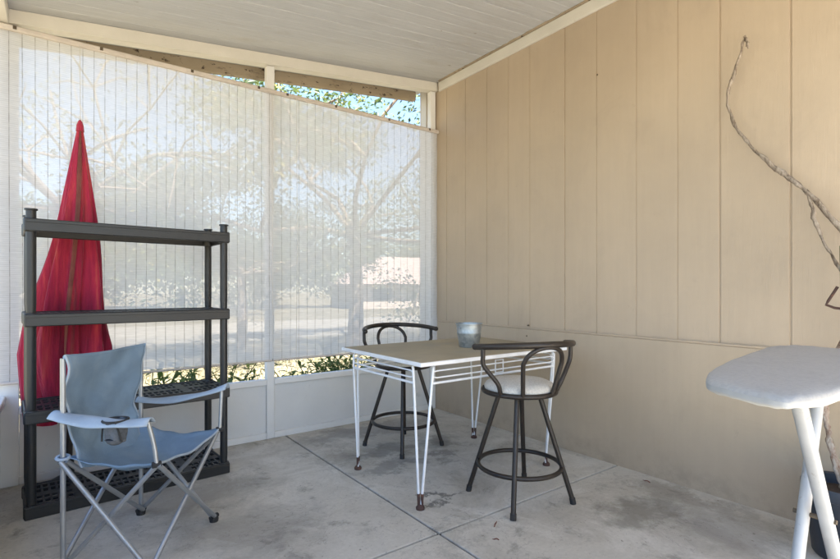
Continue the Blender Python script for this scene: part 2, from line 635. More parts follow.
M = {}
M['concrete'] = m_concrete()
M['joint'] = painted('joint_dirt', (0.055, 0.048, 0.04), 0.95, 0.3, 14)
M['siding'] = m_siding('tan_grooved_siding', (0.462, 0.37, 0.274))
M['skirt'] = m_siding('tan_smooth_panel', (0.445, 0.358, 0.262), False)
M['ceiling'] = m_ceiling()
M['cream'] = painted('cream_trim_paint', (0.62, 0.59, 0.53), 0.5, 0.07, 5, dirt=(0.45, 0.37, 0.26), dirt_lo=0.66)
M['white'] = painted('white_frame_paint', (0.72, 0.71, 0.69), 0.5, 0.05, 4, dirt=(0.52, 0.49, 0.45), dirt_lo=0.66)
M['kick'] = painted('pale_kick_panel', (0.66, 0.655, 0.64), 0.5, 0.06, 3, dirt=(0.47, 0.46, 0.44), dirt_lo=0.62)
M['peel'] = m_peeling()
M['wire_white'] = m_metal('chipped_white_wire', (0.76, 0.77, 0.79), 0.4, 0, (0.22, 0.11, 0.06), 0.70)
M['rust'] = m_metal('rusted_foot', (0.075, 0.040, 0.032), 0.85, 0, (0.15, 0.065, 0.038), 0.58)
M['board'] = m_tabletop()
M['bronze'] = m_metal('dark_bronze_tube', (0.026, 0.0195, 0.0155), 0.42, 0.15)
M['rubber'] = m_metal('black_rubber', (0.022, 0.021, 0.021), 0.7)
M['cushion'] = m_speckle('pale_seat_cloth', (0.56, 0.54, 0.50), (0.45, 0.435, 0.40), 130)
M['resin'] = m_metal('charcoal_resin', (0.018, 0.019, 0.020), 0.42)
M['chair_fabric'] = m_cloth('blue_grey_canvas', (0.175, 0.255, 0.35), 0.14, 1100, 6, faded=(0.235, 0.31, 0.395))
M['chair_pale'] = m_cloth('pale_blue_canvas', (0.30, 0.36, 0.43), 0.12, 1100, 8, faded=(0.37, 0.42, 0.47))
M['mesh_dark'] = m_cloth('dark_mesh_pocket', (0.10, 0.108, 0.12), 0.3, 300, 60)
M['steel'] = m_metal('grey_chair_tube', (0.34, 0.36, 0.38), 0.36, 0.55)
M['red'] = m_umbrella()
M['strap'] = m_cloth('brown_faded_strap', (0.15, 0.045, 0.035), 0.3, 500, 12)
M['cord_white'] = m_cloth('pale_cord', (0.55, 0.52, 0.48), 0.1, 500, 20)
M['galv'] = m_galv()
M['iron_cover'] = m_speckle('grey_board_cover', (0.41, 0.405, 0.40), (0.375, 0.372, 0.37), 110)
M['iron_edge'] = m_cloth('pale_cover_edge', (0.37, 0.37, 0.365), 0.08, 700, 12)
M['iron_leg'] = m_metal('white_enamel_leg', (0.36, 0.37, 0.385), 0.4, 0, (0.27, 0.265, 0.25), 0.60)
M['vine'] = m_bark('grey_vine_bark', (0.085, 0.055, 0.035), (0.44, 0.37, 0.30))
M['vine_pale'] = m_bark('pale_vine_bark', (0.20, 0.10, 0.06), (0.52, 0.47, 0.41))
M['pot'] = m_metal('blue_black_plastic', (0.030, 0.036, 0.048), 0.45)
M['soil'] = painted('potting_soil', (0.05, 0.035, 0.025), 0.95, 0.4, 40, 0.8, 90)
M['stake'] = m_metal('green_stake', (0.055, 0.095, 0.05), 0.6)
M['bark'] = m_bark('tree_bark', (0.09, 0.065, 0.045), (0.26, 0.205, 0.15))
M['leaf_dark'] = m_leaf('deep_green_leaf', (0.028, 0.050, 0.018), (0.085, 0.125, 0.035), (0.30, 0.25, 0.06))
M['leaf_pale'] = m_leaf('olive_leaf', (0.055, 0.075, 0.03), (0.16, 0.18, 0.07), (0.36, 0.30, 0.10))
M['leaf_weed'] = m_leaf('weed_leaf', (0.05, 0.09, 0.02), (0.14, 0.20, 0.05), (0.42, 0.38, 0.10))
M['straw'] = m_leaf('straw_grass', (0.10, 0.092, 0.05), (0.19, 0.168, 0.105), (0.06, 0.08, 0.025))
M['ground'] = m_ground()
M['asphalt'] = painted('pale_asphalt', (0.22, 0.20, 0.165), 0.9, 0.15, 0.8, 0.4, 60)
M['stucco'] = painted('pale_stucco', (0.55, 0.47, 0.40), 0.85, 0.06, 2, 0.3, 50)
M['roof_red'] = painted('pinkish_roof_tile', (0.29, 0.225, 0.20), 0.85, 0.18, 6, 0.5, 20)
M['pane'] = m_metal('dark_window_pane', (0.03, 0.035, 0.04), 0.12)
M['rail'] = m_metal('taupe_header_rail', (0.55, 0.49, 0.44), 0.45)
M['brass'] = m_metal('old_screw', (0.10, 0.075, 0.05), 0.6, 0.3)

XL, XR, YB, YF = -0.22, 2.774, 3.479, -1.25      # side frame, house wall, end frame, back edge of the roof


def roof_z(x):
    return 2.945 + 0.1157 * (x - XR)


# ------------------------------------------------------------------ setting: ground, slab, street
g_ = MB()
n = 24
def gfn(u, v):
    x = -90 + 200 * u
    y = -80 + 220 * v
    return (x, y, -0.09)
g_.grid(gfn, 40, 44)
tag(g_.build('yard_ground', M['ground']), kind='structure')

st = MB()
st.box(-60, 70, 11.2, 17.2, -0.2, -0.075)
tag(st.build('street', M['asphalt']), kind='structure')

# slab: four cast bays with a tooled joint between them
fl = MB()
JX, JY, gj = 1.36, 1.69, 0.0055
rot = Matrix.Identity(4)
for (x0, x1) in ((XL - 0.12, JX - gj), (JX + gj, XR + 0.02)):
    for (y0, y1) in ((-6.5, -0.6 - gj), (-0.6 + gj, JY - gj), (JY + gj, YB + 0.12)):
        fl.box(x0, x1, y0, y1, -0.12, 0.0, None, 0.0025)
floor = tag(fl.build('patio_floor', M['concrete']), kind='structure')
fj = MB()
fj.box(XL - 0.1, XR, -6.48, YB + 0.1, -0.15, -0.009)
tag(fj.build('patio_floor_joint', M['joint']), kind='structure')

# ------------------------------------------------------------------ the house
HY1 = 3.69
house = thing('house', 'tan grooved siding house wall with smooth lower panel and cream top trim', 'house', (XR, 0, 0))
grooves = [3.342, 3.09, 2.835, 2.602, 2.391, 2.085, 1.84, 1.574, 1.332, 1.117, 0.811]
y = 0.811
while y > -5.6:
    y -= 0.25
    grooves.append(round(y, 3))
w = MB()
prof = [(0, HY1)]
for gy in grooves:
    gw, gd = (0.0055, 0.006) if gy in (1.117, 0.811, 2.085) else (0.0036, 0.004)
    prof += [(0, gy + gw), (gd, gy + gw * .6), (gd, gy - gw * .6), (0, gy - gw)]
prof.append((0, -6.0))
vs, fs = [], []
for (px, py) in prof:
    vs += [(px, py, 0.78), (px, py, 3.0)]
for i in range(len(prof) - 1):
    fs.append((2 * i, 2 * i + 1, 2 * i + 3, 2 * i + 2))
w.add(vs, fs)
w.box(0.012, 0.12, -6.0, HY1 - 0.001, 0.0, 3.0)
w.build('wall', M['siding'], house)
lp = MB()
lp.box(-0.012, 0.0115, -6.0, HY1 - 0.004, -0.05, 0.788, None, 0.004)
lp.build('lower_panel', M['skirt'], house)
lb = MB()
lb.box(-0.014, -0.0005, -6.0, HY1 - 0.006, 0.7885, 0.8, None, 0.003)
lb.build('panel_ledge', M['siding'], house)
tt = MB()
tt.box(-0.022, -0.0005, -6.0, YB - 0.05, 2.852, 2.932, None, 0.003)
tt.build('top_trim', M['cream'], house)
cb = MB()
cb.box(-0.018, 0.1, HY1 + 0.001, HY1 + 0.022, -0.05, 2.99, None, 0.003)
cb.box(-0.018, -0.001, HY1 - 0.075, HY1 + 0.0005, 0.8, 2.99, None, 0.003)
cb.build('corner_board', M['cream'], house)
hb = MB()
hb.box(0.121, 7.5, -6.0, HY1 - 0.001, -0.05, 3.0)
hb.build('house_body', M['skirt'], house)
hr = MB()
hr.box(-0.03, 7.8, -6.3, HY1 + 0.25, 3.03, 3.12, None, 0.01)
hr.build('roof', M['cream'], house)
for (yy, zz) in ((1.836, 2.446), (2.40, 0.815), (2.41, 0.737)):
    nl = MB()
    nl.tube([(-0.0145 if zz < 0.9 else -0.003, yy, zz), (0.004, yy, zz)], 0.0055, 8)
    nl.build('nail_head', M['brass'], house)

# ------------------------------------------------------------------ patio roof
proof = thing('patio_roof', 'pale ribbed metal patio roof sloping down from the tan house', 'patio roof', (0, 0, 0))
ce = MB()
RX0 = XL - 0.25
ys = [YF]
seams = [3.517, 2.889, 2.251, 1.62, 0.99, 0.36, -0.27, -0.9, -1.53]
prof = [(3.80, 0.0)]
allr = []
yy = 3.80
step = 0.105
cur = 3.80
k = 0
pts = []
while cur > YF:
    is_seam = any(abs(cur - s) < step / 2 for s in seams)
    d = 0.013 if is_seam else 0.0035
    hw = 0.0055 if is_seam else 0.004
    pts += [(cur, 0), (cur - hw, d), (cur - 2 * hw, d if is_seam else 0), (cur - 2 * hw - 0.002, 0)]
    cur -= step
pts.append((YF, 0))
vs, fs = [], []
for (py, dz) in pts:
    vs += [(RX0, py, roof_z(RX0) + dz), (XR + 0.02, py, roof_z(XR + 0.02) + dz)]
for i in range(len(pts) - 1):
    fs.append((2 * i, 2 * i + 1, 2 * i + 3, 2 * i + 2))
ce.add(vs, fs)
ce.build('ceiling', M['ceiling'], proof)
rt = MB()
sl = math.atan(0.1157)
def sloped(y0, y1, zlo, zhi, mat, name, x0=RX0, x1=XR - 0.001, ch=0.004):
    """a board running up the roof slope, zlo/zhi measured from the ceiling plane"""
    b = MB()
    vs = []
    b.box(x0, x1, y0, y1, 0, 1, None, 0)
    b.v = [(x, yy_, roof_z(x) + (zhi if z > 0.5 else zlo)) for (x, yy_, z) in b.v]
    return b.build(name, mat, proof)
sloped(YF - 0.02, 3.83, 0.014, 0.05, M['cream'], 'roof_sheet', RX0 - 0.03, XR + 0.02)
sloped(YB - 0.02, YB + 0.055, -0.078, -0.003, M['cream'], 'header_beam', XL - 0.02, XR - 0.001)
sloped(3.70, 3.745, -0.095, -0.015, M['peel'], 'fascia_rafter', RX0, XR - 0.075)
sb = MB()
sb.box(XL - 0.06, XL + 0.015, YF, YB - 0.021, roof_z(XL) - 0.085, roof_z(XL) - 0.004, None, 0.004)
sb.build('side_beam', M['cream'], proof)
rb = MB()
rb.box(XL, XR - 0.03, YF + 0.02, YF + 0.07, 2.40, 2.50, None, 0.004)
# dark ragged closure strip between ceiling and house trim
cl = MB()
N = 140
random.seed(3)
vs, fs = [], []
for i in range(N + 1):
    yy = YB - 0.06 - (YB - 0.06 - YF) * i / N
    vs += [(XR - 0.006, yy, 2.9325), (XR - 0.030 - random.random() * 0.012, yy, 2.9325 + random.random() * 0.003), (XR - 0.034 - random.random() * 0.008, yy, roof_z(XR - 0.034) - 0.001)]
for i in range(N):
    a, b = 3 * i, 3 * i + 3
    fs += [(a, a + 1, b + 1, b), (a + 1, a + 2, b + 2, b + 1)]
cl.add(vs, fs)
cl.build('closure_strip', M['peel'], proof)

# ------------------------------------------------------------------ end frame: posts, sill, kick panels
ew = thing('porch_frame', 'white painted end frame with posts, sill rail and low kick panels', 'porch frame', (0, 0, 0))
PY0, PY1 = YB + 0.002, YB + 0.052
def post(x0, x1, name='post'):
    b = MB()
    b.box(x0, x1, PY0, PY1, 0.0, roof_z(x0) - 0.0795, None, 0.003)
    b.v = [(x, y_, z if z < 1.5 else z + (roof_z(x) - roof_z(x0))) for (x, y_, z) in b.v]
    return b.build(name, M['white'], ew)
post(XL - 0.045, XL + 0.055)
post(1.215, 1.272)
post(2.705, XR - 0.013)
for (x0, x1) in ((XL + 0.056, 1.214), (1.273, 2.704)):
    b = MB(); b.box(x0, x1, PY0 - 0.004, PY1, 0.388, 0.430, None, 0.004); b.build('sill', M['white'], ew)
    b = MB(); b.box(x0, x1, PY0 + 0.002, PY1, 0.0, 0.045, None, 0.003); b.build('bottom_rail', M['white'], ew)
    b = MB(); b.box(x0 + 0.001, x1 - 0.001, PY0 + 0.018, PY0 + 0.03, 0.0455, 0.3875); b.build('kick_panel', M['kick'], ew)
# side frame beside the camera (only its end post and ledge are seen)
sw = thing('side_frame', 'white side frame with a low ledge, barely seen beside the shelf', 'porch frame', (XL - 0.03, 0, 0))
b = MB(); b.box(-0.03, 0.03, YF, YB - 0.001, 0.46, 0.50, None, 0.004); b.build('sill', M['white'], sw)
b = MB(); b.box(-0.008, 0.008, YF, YB - 0.002, 0.0, 0.4595); b.build('kick_panel', M['kick'], sw)
for yy in (1.0, -0.4, -1.55):
    b = MB(); b.box(-0.028, 0.022, yy - 0.03, yy + 0.03, 0.5005, roof_z(XL) - 0.0855, None, 0.003); b.build('post', M['white'], sw)

# ------------------------------------------------------------------ roll-up shades
def shade(x0, x1, zt, zb, spacing, label, name_i, cords):
    t = thing('roll_up_shade', label, 'window shade', ((x0 + x1) / 2, YB - 0.018, zt), 0, 'roll-up shades hung across the end frame')
    hw = (x1 - x0) / 2
    random.seed(name_i)
    ph = random.random() * 6
    b = MB()
    def fn(u, v):
        x = -hw + 2 * hw * u
        z = -(zt - zb) * v
        yy = -0.004 * math.sin(5 * u + ph + 2 * v) * v - 0.006 * math.sin(17 * u + 3 * v + ph) * v * v - 0.002 * math.sin(40 * v + 3 * u)
        return (x, yy, z)
    b.grid(fn, 60, 60)
    b.build('slat_cloth', m_shade(spacing, 'woven_slat_cloth', 0), t)
    b = MB()
    b.box(-hw - 0.01, hw + 0.01, -0.022, 0.010, -0.004, 0.026, None, 0.006)
    b.build('header_rail', M['rail'], t)
    b = MB()
    z = -(zt - zb)
    b.tube([(-hw, -0.003, z - 0.006), (0, -0.006, z - 0.010), (hw, -0.003, z - 0.006)], 0.008, 8)
    b.build('bottom_bar', M['rail'], t)
    for cx in (-hw + 0.1, -hw * 0.35, hw * 0.3, hw - 0.1):
        b = MB()
        b.box(cx - 0.008, cx + 0.008, -0.026, -0.0225, 0.003, 0.022, None, 0.001)
        b.build('bracket', M['brass'], t)
    for (cx, L) in cords:
        b = MB()
        b.tube([(cx - (x0 + x1) / 2, -0.028, 0.0), (cx - (x0 + x1) / 2 + 0.004, -0.030, -L * 0.5), (cx - (x0 + x1) / 2 - 0.003, -0.026, -L)], 0.0016, 6)
        b.build('pull_cord', M['cord_white'], t)
    return t
shade(XL - 0.06, 1.244, 2.482, 0.575, 0.055, 'wide translucent white slat shade behind the red umbrella and black shelf', 1, [(0.11, 1.2)])
shade(1.252, 2.762, 2.482, 0.575, 0.066, 'translucent white slat shade hanging beside the tan wall behind the stool', 2, [(1.42, 2.03)])

# ------------------------------------------------------------------ shelf unit
SH_RZ = 0.062
sh = thing('shelf_unit', 'black resin four tier shelf standing in front of the red umbrella', 'shelf', (-0.119, 2.921, 0), SH_RZ)
W_, D_ = 0.942, 0.355
def shelf_mesh(z0, z1):
    b = MB()
    t_ = 0.016
    r = 0.02
    # rim boards
    b.box(0.0, W_, -0.0, t_, z0, z1, None, 0.004)
    b.box(0.0, W_, D_ - t_, D_, z0, z1, None, 0.004)
    b.box(0.0, t_, t_, D_ - t_, z0, z1, None, 0.004)
    b.box(W_ - t_, W_, t_, D_ - t_, z0, z1, None, 0.004)
    b.box(0.006, W_ - 0.006, -0.004, -0.0005, z1 - 0.018, z1 - 0.004, None, 0.001)
    # slotted deck: long bars and short cross ribs
    zt, zb = z1 - 0.004, z1 - 0.016
    ins = D_ - 2 * t_
    cuts = [0.0, 0.07, 0.21, 0.27, 0.41, 0.59, 0.73, 0.79, 0.93, 1.0]       # solid, slot row, solid ...
    for i in range(0, 9, 2):
        b.box(t_, W_ - t_, t_ + ins * cuts[i], t_ + ins * cuts[i + 1], zb, zt)
    nr = 30
    for i in range(1, 9, 2):
        for j in range(nr + 1):
            xc = t_ + (W_ - 2 * t_) * j / nr
            b.box(max(t_, xc - 0.0045), min(W_ - t_, xc + 0.0045), t_ + ins * cuts[i], t_ + ins * cuts[i + 1], zb + 0.001, zt - 0.0007)
    b.box(0.20, 0.24, t_, D_ - t_, zb + 0.0015, zt - 0.0004)
    b.box(W_ - 0.24, W_ - 0.20, t_, D_ - t_, zb + 0.0015, zt - 0.0004)
    return b
corners = [(0.026, 0.03), (W_ - 0.026, 0.03), (0.026, D_ - 0.03), (W_ - 0.026, D_ - 0.03)]
levels = [(0.0, 0.06), (0.445, 0.505), (0.903, 0.963), (1.352, 1.412)]
for (z0, z1) in levels:
    s = shelf_mesh(z0, z1).build('shelf', M['resin'], sh)
    for (cx, cy) in corners:
        c = MB()
        c.lathe([(0.028, z0 - 0.001 if z0 > 0 else 0.0005), (0.030, z0 + 0.006), (0.030, z1 - 0.004), (0.028, z1 + 0.002)], (cx, cy, 0), 20)
        c.build('corner_socket', M['resin'], s)
for (cx, cy) in corners:
    for (za, zb_) in ((0.062, 0.444), (0.508, 0.901), (0.966, 1.350)):
        p = MB()
        p.lathe([(0.0185, za), (0.0205, za + 0.05), (0.0205, zb_)], (cx, cy, 0), 20)
        o = p.build('post', M['resin'], sh)
    c = MB()
    c.lathe([(0.0205, 1.4145), (0.0205, 1.450), (0.026, 1.452), (0.026, 1.459), (0.018, 1.460), (0.016, 1.45)], (cx, cy, 0), 20)
    c.build('post_cap', M['resin'], sh)

# ------------------------------------------------------------------ closed umbrella
UX, UY = 0.055, 3.372
um = thing('patio_umbrella', 'closed red patio umbrella standing behind the black shelf', 'umbrella', (UX, UY, 0))
ZT, ZH = 2.015, 0.425
def canopy_pt(a, v):
    """a angle, v 0 at tip .. 1 at hem"""
    R = 0.010 + 0.205 * min(v, 0.8) ** 0.85 * (1 - 0.10 * max(0, v - 0.8) / 0.2) + 0.02 * math.sin(math.pi * v) * v
    fold = 0.24 * math.sin(8 * a + 1.6 * v + 0.5) + 0.12 * math.sin(13 * a - 2 * v) + 0.06 * math.sin(3 * a + 5 * v) + 0.035 * math.sin(19 * a + 9 * v) - 0.34 * (1 - abs(math.sin(4 * a + 0.9 * v + 0.4))) ** 4 + 0.09 * math.sin(2 * a + 9 * v) + 0.05 * math.sin(5 * a - 13 * v)
    R *= 1 + fold * min(1, v * 1.6) * (1 + 0.35 * v)
    lean = 0.055 * (1 - v) + 0.010 * math.sin(7 * v) * v
    hem = 0.06 * math.sin(3 * a + 1.0) + 0.035 * math.sin(7 * a)
    z = ZT - (ZT - ZH) * v + hem * v ** 6
    sx = 0.80 if math.cos(a) < 0 else 0.84
    return Vector((R * math.cos(a) * sx + lean, R * math.sin(a) * 0.40, z))
b = MB()
NA, NV = 112, 60
vs, fs = [], []
for j in range(NV + 1):
    for i in range(NA):
        vs.append(canopy_pt(2 * math.pi * i / NA, j / NV))
for j in range(NV):
    for i in range(NA):
        l = (i + 1) % NA
        fs.append((j * NA + i, j * NA + l, (j + 1) * NA + l, (j + 1) * NA + i))
b.add(vs, fs, True)
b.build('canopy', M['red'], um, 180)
b = MB()
def strapf(u, v):
    vv = 0.02 + 0.90 * v
    a = -math.pi * 0.5 + 0.10 - 0.30 * vv + (u - 0.5) * (0.016 / max(0.035, 0.2 * vv)) * 1.1
    p = canopy_pt(a, vv)
    q = canopy_pt(a, vv)
    return (p.x, p.y - 0.006, p.z)
b.grid(strapf, 4, 50)
b.build('seam_strap', M['strap'], um)
b = MB()
b.lathe([(0.020, ZT - 0.045), (0.017, ZT - 0.01), (0.010, ZT + 0.012), (0.004, ZT + 0.02)], (0.054, 0, 0), 14)
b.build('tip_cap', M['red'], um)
b = MB()
b.tube([(0.0, 0, 0.02), (0.049, 0, ZT - 0.16)], 0.016, 14)
b.build('pole', M['bronze'], um)
b = MB()
b.lathe([(0.085, 0.0), (0.085, 0.02), (0.06, 0.035), (0.028, 0.05), (0.026, 0.13), (0.02, 0.132)], (0, 0, 0), 28)
b.build('base_stand', M['resin'], um)

# ------------------------------------------------------------------ folding camp chair
ch = thing('camp_chair', 'folding blue grey canvas camp chair with mesh cup holder', 'camp chair', (0, 0, 0))
A0 = Vector((0.021, 2.314, 0)); B0 = Vector((0.327, 2.687, 0)); C0 = Vector((0.590, 2.403, 0)); D0 = Vector((0.291, 2.085, 0))
up = lambda p, z: Vector((p.x, p.y, z))
back_dir = ((A0 + B0) / 2 - (C0 + D0) / 2).normalized()
A1, B1 = up(A0, 0.425), up(B0, 0.425)
C1, D1 = up(C0 + Vector((0.025, -0.005, 0)), 0.425), up(D0 + Vector((0.015, -0.0, 0)), 0.415)
A2 = up(A0 - back_dir * -0.0, 0.815) + back_dir * 0.0
B2 = up(B0, 0.800)
CA, DA = up(C0 + Vector((0.035, 0.0, 0)), 0.622), up(D0 + Vector((-0.012, 0.012, 0)), 0.578)
rt_ = 0.0095
def leg(pts, r=rt_):
    b = MB(); b.tube([tuple(p) for p in pts], r, 12); return b.build('leg_tube', M['steel'], ch)
f0 = 0.022
leg([up(A0, f0), A2]); leg([up(B0, f0), B2])                       # uprights
off = back_dir * 0.012
leg([up(A0, f0) + off, B1 + off]); leg([up(B0, f0) - off, A1 - off])
leg([up(D0, f0) + off * .5, C1 + off * .5]); leg([up(C0, f0) - off * .5, D1 - off * .5])
sd_ = (B0 - A0).normalized() * 0.012
leg([up(A0, f0) + sd_, D1 + sd_]); leg([up(D0, f0) - sd_, A1 - sd_])
leg([up(B0, f0) + sd_, C1 + sd_]); leg([up(C0, f0) - sd_, B1 - sd_])
def post_arm(a, m_, b_):
    b = MB(); b.tube(smooth_path([a, m_, b_], 8), 0.0085, 12); return b.build('arm_post', M['steel'], ch)
post_arm(D1, (D1 * 0.55 + DA * 0.45) + Vector((0.004, 0, 0)), DA)
post_arm(C1, (C1 * 0.5 + CA * 0.5), CA)
for p in (A0, B0, C0, D0):
    b = MB()
    b.lathe([(0.019, 0.0), (0.021, 0.012), (0.017, 0.026), (0.012, 0.034)], tuple(p), 14)
    b.tube([p + Vector((-.018, -.012, .022)), p + Vector((.018, .012, .022))], 0.011, 10)
    b.build('foot', M['rubber'], ch)
for p in (A1, D1, C1):
    b = MB()
    b.tube([p + Vector((-.015, 0, 0)), p + Vector((.015, 0.003, 0))], 0.012, 10)
    b.build('joint', M['rubber'], ch)

# back panel: hangs between the two uprights, pinched at the waist, then runs into the seat
axis = (B0 - A0)
def backf(u, v):
    z = 0.83 - 0.44 * v
    pinch = 0.015 + 0.15 * max(0, v - 0.35) ** 1.0 / 0.65
    if v < 0.18:
        pinch = -0.02 + 0.035 * v / 0.18
    uu = pinch * 0.75 + (1 - 1.75 * pinch) * u
    uu -= 0.06 * max(0, v - 0.7) / 0.3 * (1 - u)
    p = A0 + axis * uu
    sag = 4 * u * (1 - u)
    fwd = -back_dir
    push = 0.013 * (1 if v < 0.12 else max(0.2, 1 - (v - 0.12) * 4)) - 0.035 * sag * math.sin(math.pi * min(1, v * 1.1)) + 0.12 * max(0, v - 0.72) ** 1.2 * 2
    p = p + fwd * push
    z += -0.008 * sag * (1 - v) - 0.03 * sag * v
    rip = 0.006 * math.sin(6 * u + 9 * v) + 0.004 * math.sin(17 * v - 11 * u) + 0.0025 * math.sin(13 * (u + v) + 5 * u * v) + 0.009 * math.exp(-((v - 0.62 - 0.25 * (u - .5)) / 0.05) ** 2) - 0.007 * math.exp(-((v - 0.78 + 0.3 * (u - .5)) / 0.04) ** 2)
    p = p + fwd * rip
    return (p.x, p.y, z + (-0.010 * u))
b = MB(); b.grid(backf, 26, 34, True, 0.003)
back_o = b.build('back_panel', M['chair_fabric'], ch, 180)
# stitched edge bindings
for uu_ in (0.004, 0.996):
    b = MB()
    b.tube([Vector(backf(uu_, j / 24)) for j in range(25)], 0.0045, 6)
    b.build('side_binding', M['chair_pale'], back_o)
# top hem sleeve
b = MB()
b.tube([Vector(backf(i / 14, 0.02)) + back_dir * 0.004 for i in range(15)], 0.008, 8)
b.build('hem', M['chair_fabric'], back_o)
def seatf(u, v):
    """u from near side to far side, v from back to front"""
    a = A1.lerp(B1, u)
    d = D1.lerp(C1, u)
    p = a.lerp(d, v)
    su, sv = 4 * u * (1 - u), 4 * v * (1 - v)
    ctr = (A1 + B1 + C1 + D1) / 4
    inset = 0.16
    # concave free edges
    p = p.lerp(ctr, inset * (su * (1 - sv) * (0.12 + 0.3 * (1 - v)) + sv * (1 - su) * (0.25 + 0.4 * u)))
    z = p.z - 0.085 * (su ** 0.8) * (0.45 + 0.55 * sv) - 0.03 * sv * (1 - su)
    z += 0.004 * math.sin(14 * u + 4 * v) + 0.003 * math.sin(19 * v + 6 * u)
    return (p.x, p.y, z + 0.012)
b = MB(); b.grid(seatf, 28, 28, True, 0.003)
seat_o = b.build('seat', M['chair_fabric'], ch, 180)
b = MB(); b.tube([seatf(i / 20, 0.996) for i in range(21)], 0.005, 6); b.build('front_binding', M['chair_pale'], seat_o)
b = MB(); b.tube([(seatf(0.5, i / 20)[0], seatf(0.5, i / 20)[1], seatf(0.5, i / 20)[2] + 0.0008) for i in range(21)], 0.0016, 6); b.build('seam', M['chair_pale'], seat_o)
def arm_mesh(pa, pb, w0, w1, droop, name):
    b = MB()
    dr = (pb - pa).normalized()
    sdv = Vector((-dr.y, dr.x, 0)).normalized()
    def fn(u, v):
        p = pa.lerp(pb, v)
        wd = w0 + (w1 - w0) * v
        wd *= (0.55 + 0.45 * min(1, math.sin(math.pi * min(1, max(0, v * 0.92 + 0.06))) * 1.6))
        q = p + sdv * wd * (u - 0.5)
        z = q.z - droop * 4 * v * (1 - v) - 0.019 * (2 * u - 1) ** 2 + 0.003 * math.sin(11 * v + 5 * u)
        return (q.x, q.y, z)
    b.grid(fn, 8, 20, True, 0.004)
    return b.build(name, M['chair_pale'], ch, 180)
dAD = (D0 - A0).normalized(); dBC = (C0 - B0).normalized()
arm1 = arm_mesh(up(A0, 0.612) - dAD * 0.03, DA + Vector((0, 0, 0.012)) + dAD * 0.012, 0.115, 0.085, 0.016, 'armrest')
arm2 = arm_mesh(up(B0, 0.560) - dBC * 0.01, CA + Vector((0, 0, 0.012)) + dBC * 0.03 , 0.075, 0.065, 0.026, 'armrest')
mid = up(A0, 0.61).lerp(DA, 0.62)
b = MB()
def cup(u, v):
    a = 2 * math.pi * u
    r = 0.041 * (1 - 0.18 * v) * (1 + 0.10 * math.sin(5 * a + 4 * v))
    return (mid.x + r * math.cos(a), mid.y + r * math.sin(a), mid.z - 0.004 - 0.075 * v + 0.01 * math.sin(2 * a) * v)
b.grid(cup, 28, 8)
b.lathe([(0.0345, -0.076), (0.028, -0.090), (0.016, -0.098), (0.002, -0.100)], (mid.x, mid.y, mid.z), 20)
b.build('cup_holder', M['mesh_dark'], ch)
cs = MB()
for a_ in (0.4, 2.5, 4.6):
    cs.tube([(mid.x + 0.044 * math.cos(a_ + q * .5), mid.y + 0.044 * math.sin(a_ + q * .5), mid.z - 0.004 - 0.078 * q) for q in (0, .25, .5, .75, 1)], 0.0035, 6)
cs.tube([(mid.x + 0.043 * math.cos(t), mid.y + 0.043 * math.sin(t), mid.z - 0.006) for t in [i * 0.3142 for i in range(20)]], 0.0045, 6, True)
cs.build('cup_holder_binding', M['rubber'], ch)
lp_ = MB()
lp_.tube([A1 + Vector((0.02 * math.cos(t), 0.02 * math.sin(t), 0.012 + 0.004 * math.sin(t))) for t in [i * 0.5236 for i in range(12)]], 0.006, 8, True)
lp_.build('fabric_loop', M['chair_pale'], ch)

# ------------------------------------------------------------------ table
TX0, TX1, TY0, TY1 = 1.405, 2.53, 1.885, 2.70
tb = thing('patio_table', 'white wire patio table with hairpin legs and weathered tan top', 'table', (0, 0, 0))
ZTOP = 0.725
b = MB()
b.box(TX0 + 0.012, TX1 - 0.012, TY0 + 0.012, TY1 - 0.012, ZTOP - 0.018, ZTOP, None, 0.002)
b.build('tabletop', M['board'], tb)
b = MB()
r0 = 0.012
for (x0, x1, y0, y1) in ((TX0, TX1, TY0, TY0 + r0 - .001), (TX0, TX1, TY1 - r0 + .001, TY1), (TX0, TX0 + r0 - .001, TY0 + r0, TY1 - r0), (TX1 - r0 + .001, TX1, TY0 + r0, TY1 - r0)):
    b.box(x0, x1, y0, y1, ZTOP - 0.022, ZTOP - 0.002, None, 0.003)
b.build('top_rim', M['wire_white'], tb)
feet = [(1.449, 2.588), (1.430, 1.925), (2.440, 2.627), (2.418, 1.945)]
tops = [(1.430, 2.655), (1.430, 1.912), (2.500, 2.655), (2.500, 1.912)]
cxm, cym = 1.965, 2.28
wr = 0.0065
for (fx, fy), (tx, ty) in zip(feet, tops):
    sx = 1 if cxm > fx else -1
    sy = 1 if cym > fy else -1
    b = MB()
    zt = ZTOP - 0.03
    b.tube(smooth_path([(tx + sx * 0.075, ty, zt), (tx + sx * 0.065, ty, 0.62), (fx + sx * 0.012, fy, 0.06), (fx + sx * .010, fy, 0.02)], 6), wr, 8)
    b.tube(smooth_path([(tx, ty + sy * 0.075, zt), (tx, ty + sy * 0.065, 0.62), (fx, fy + sy * 0.012, 0.06), (fx, fy + sy * .010, 0.02)], 6), wr, 8)
    L = b.build('leg', M['wire_white'], tb)
    b = MB()
    b.lathe([(0.021, 0.0), (0.022, 0.010), (0.016, 0.018), (0.010, 0.024), (0.004, 0.026)], (fx + sx * .005, fy + sy * .005, 0), 16)
    b.tube([(fx + sx * 0.0102, fy, 0.016), (fx + sx * 0.0135, fy, 0.075)], wr + 0.0012, 8)
    b.tube([(fx, fy + sy * 0.0102, 0.016), (fx, fy + sy * 0.0135, 0.075)], wr + 0.0012, 8)
    b.build('foot', M['rust'], L)
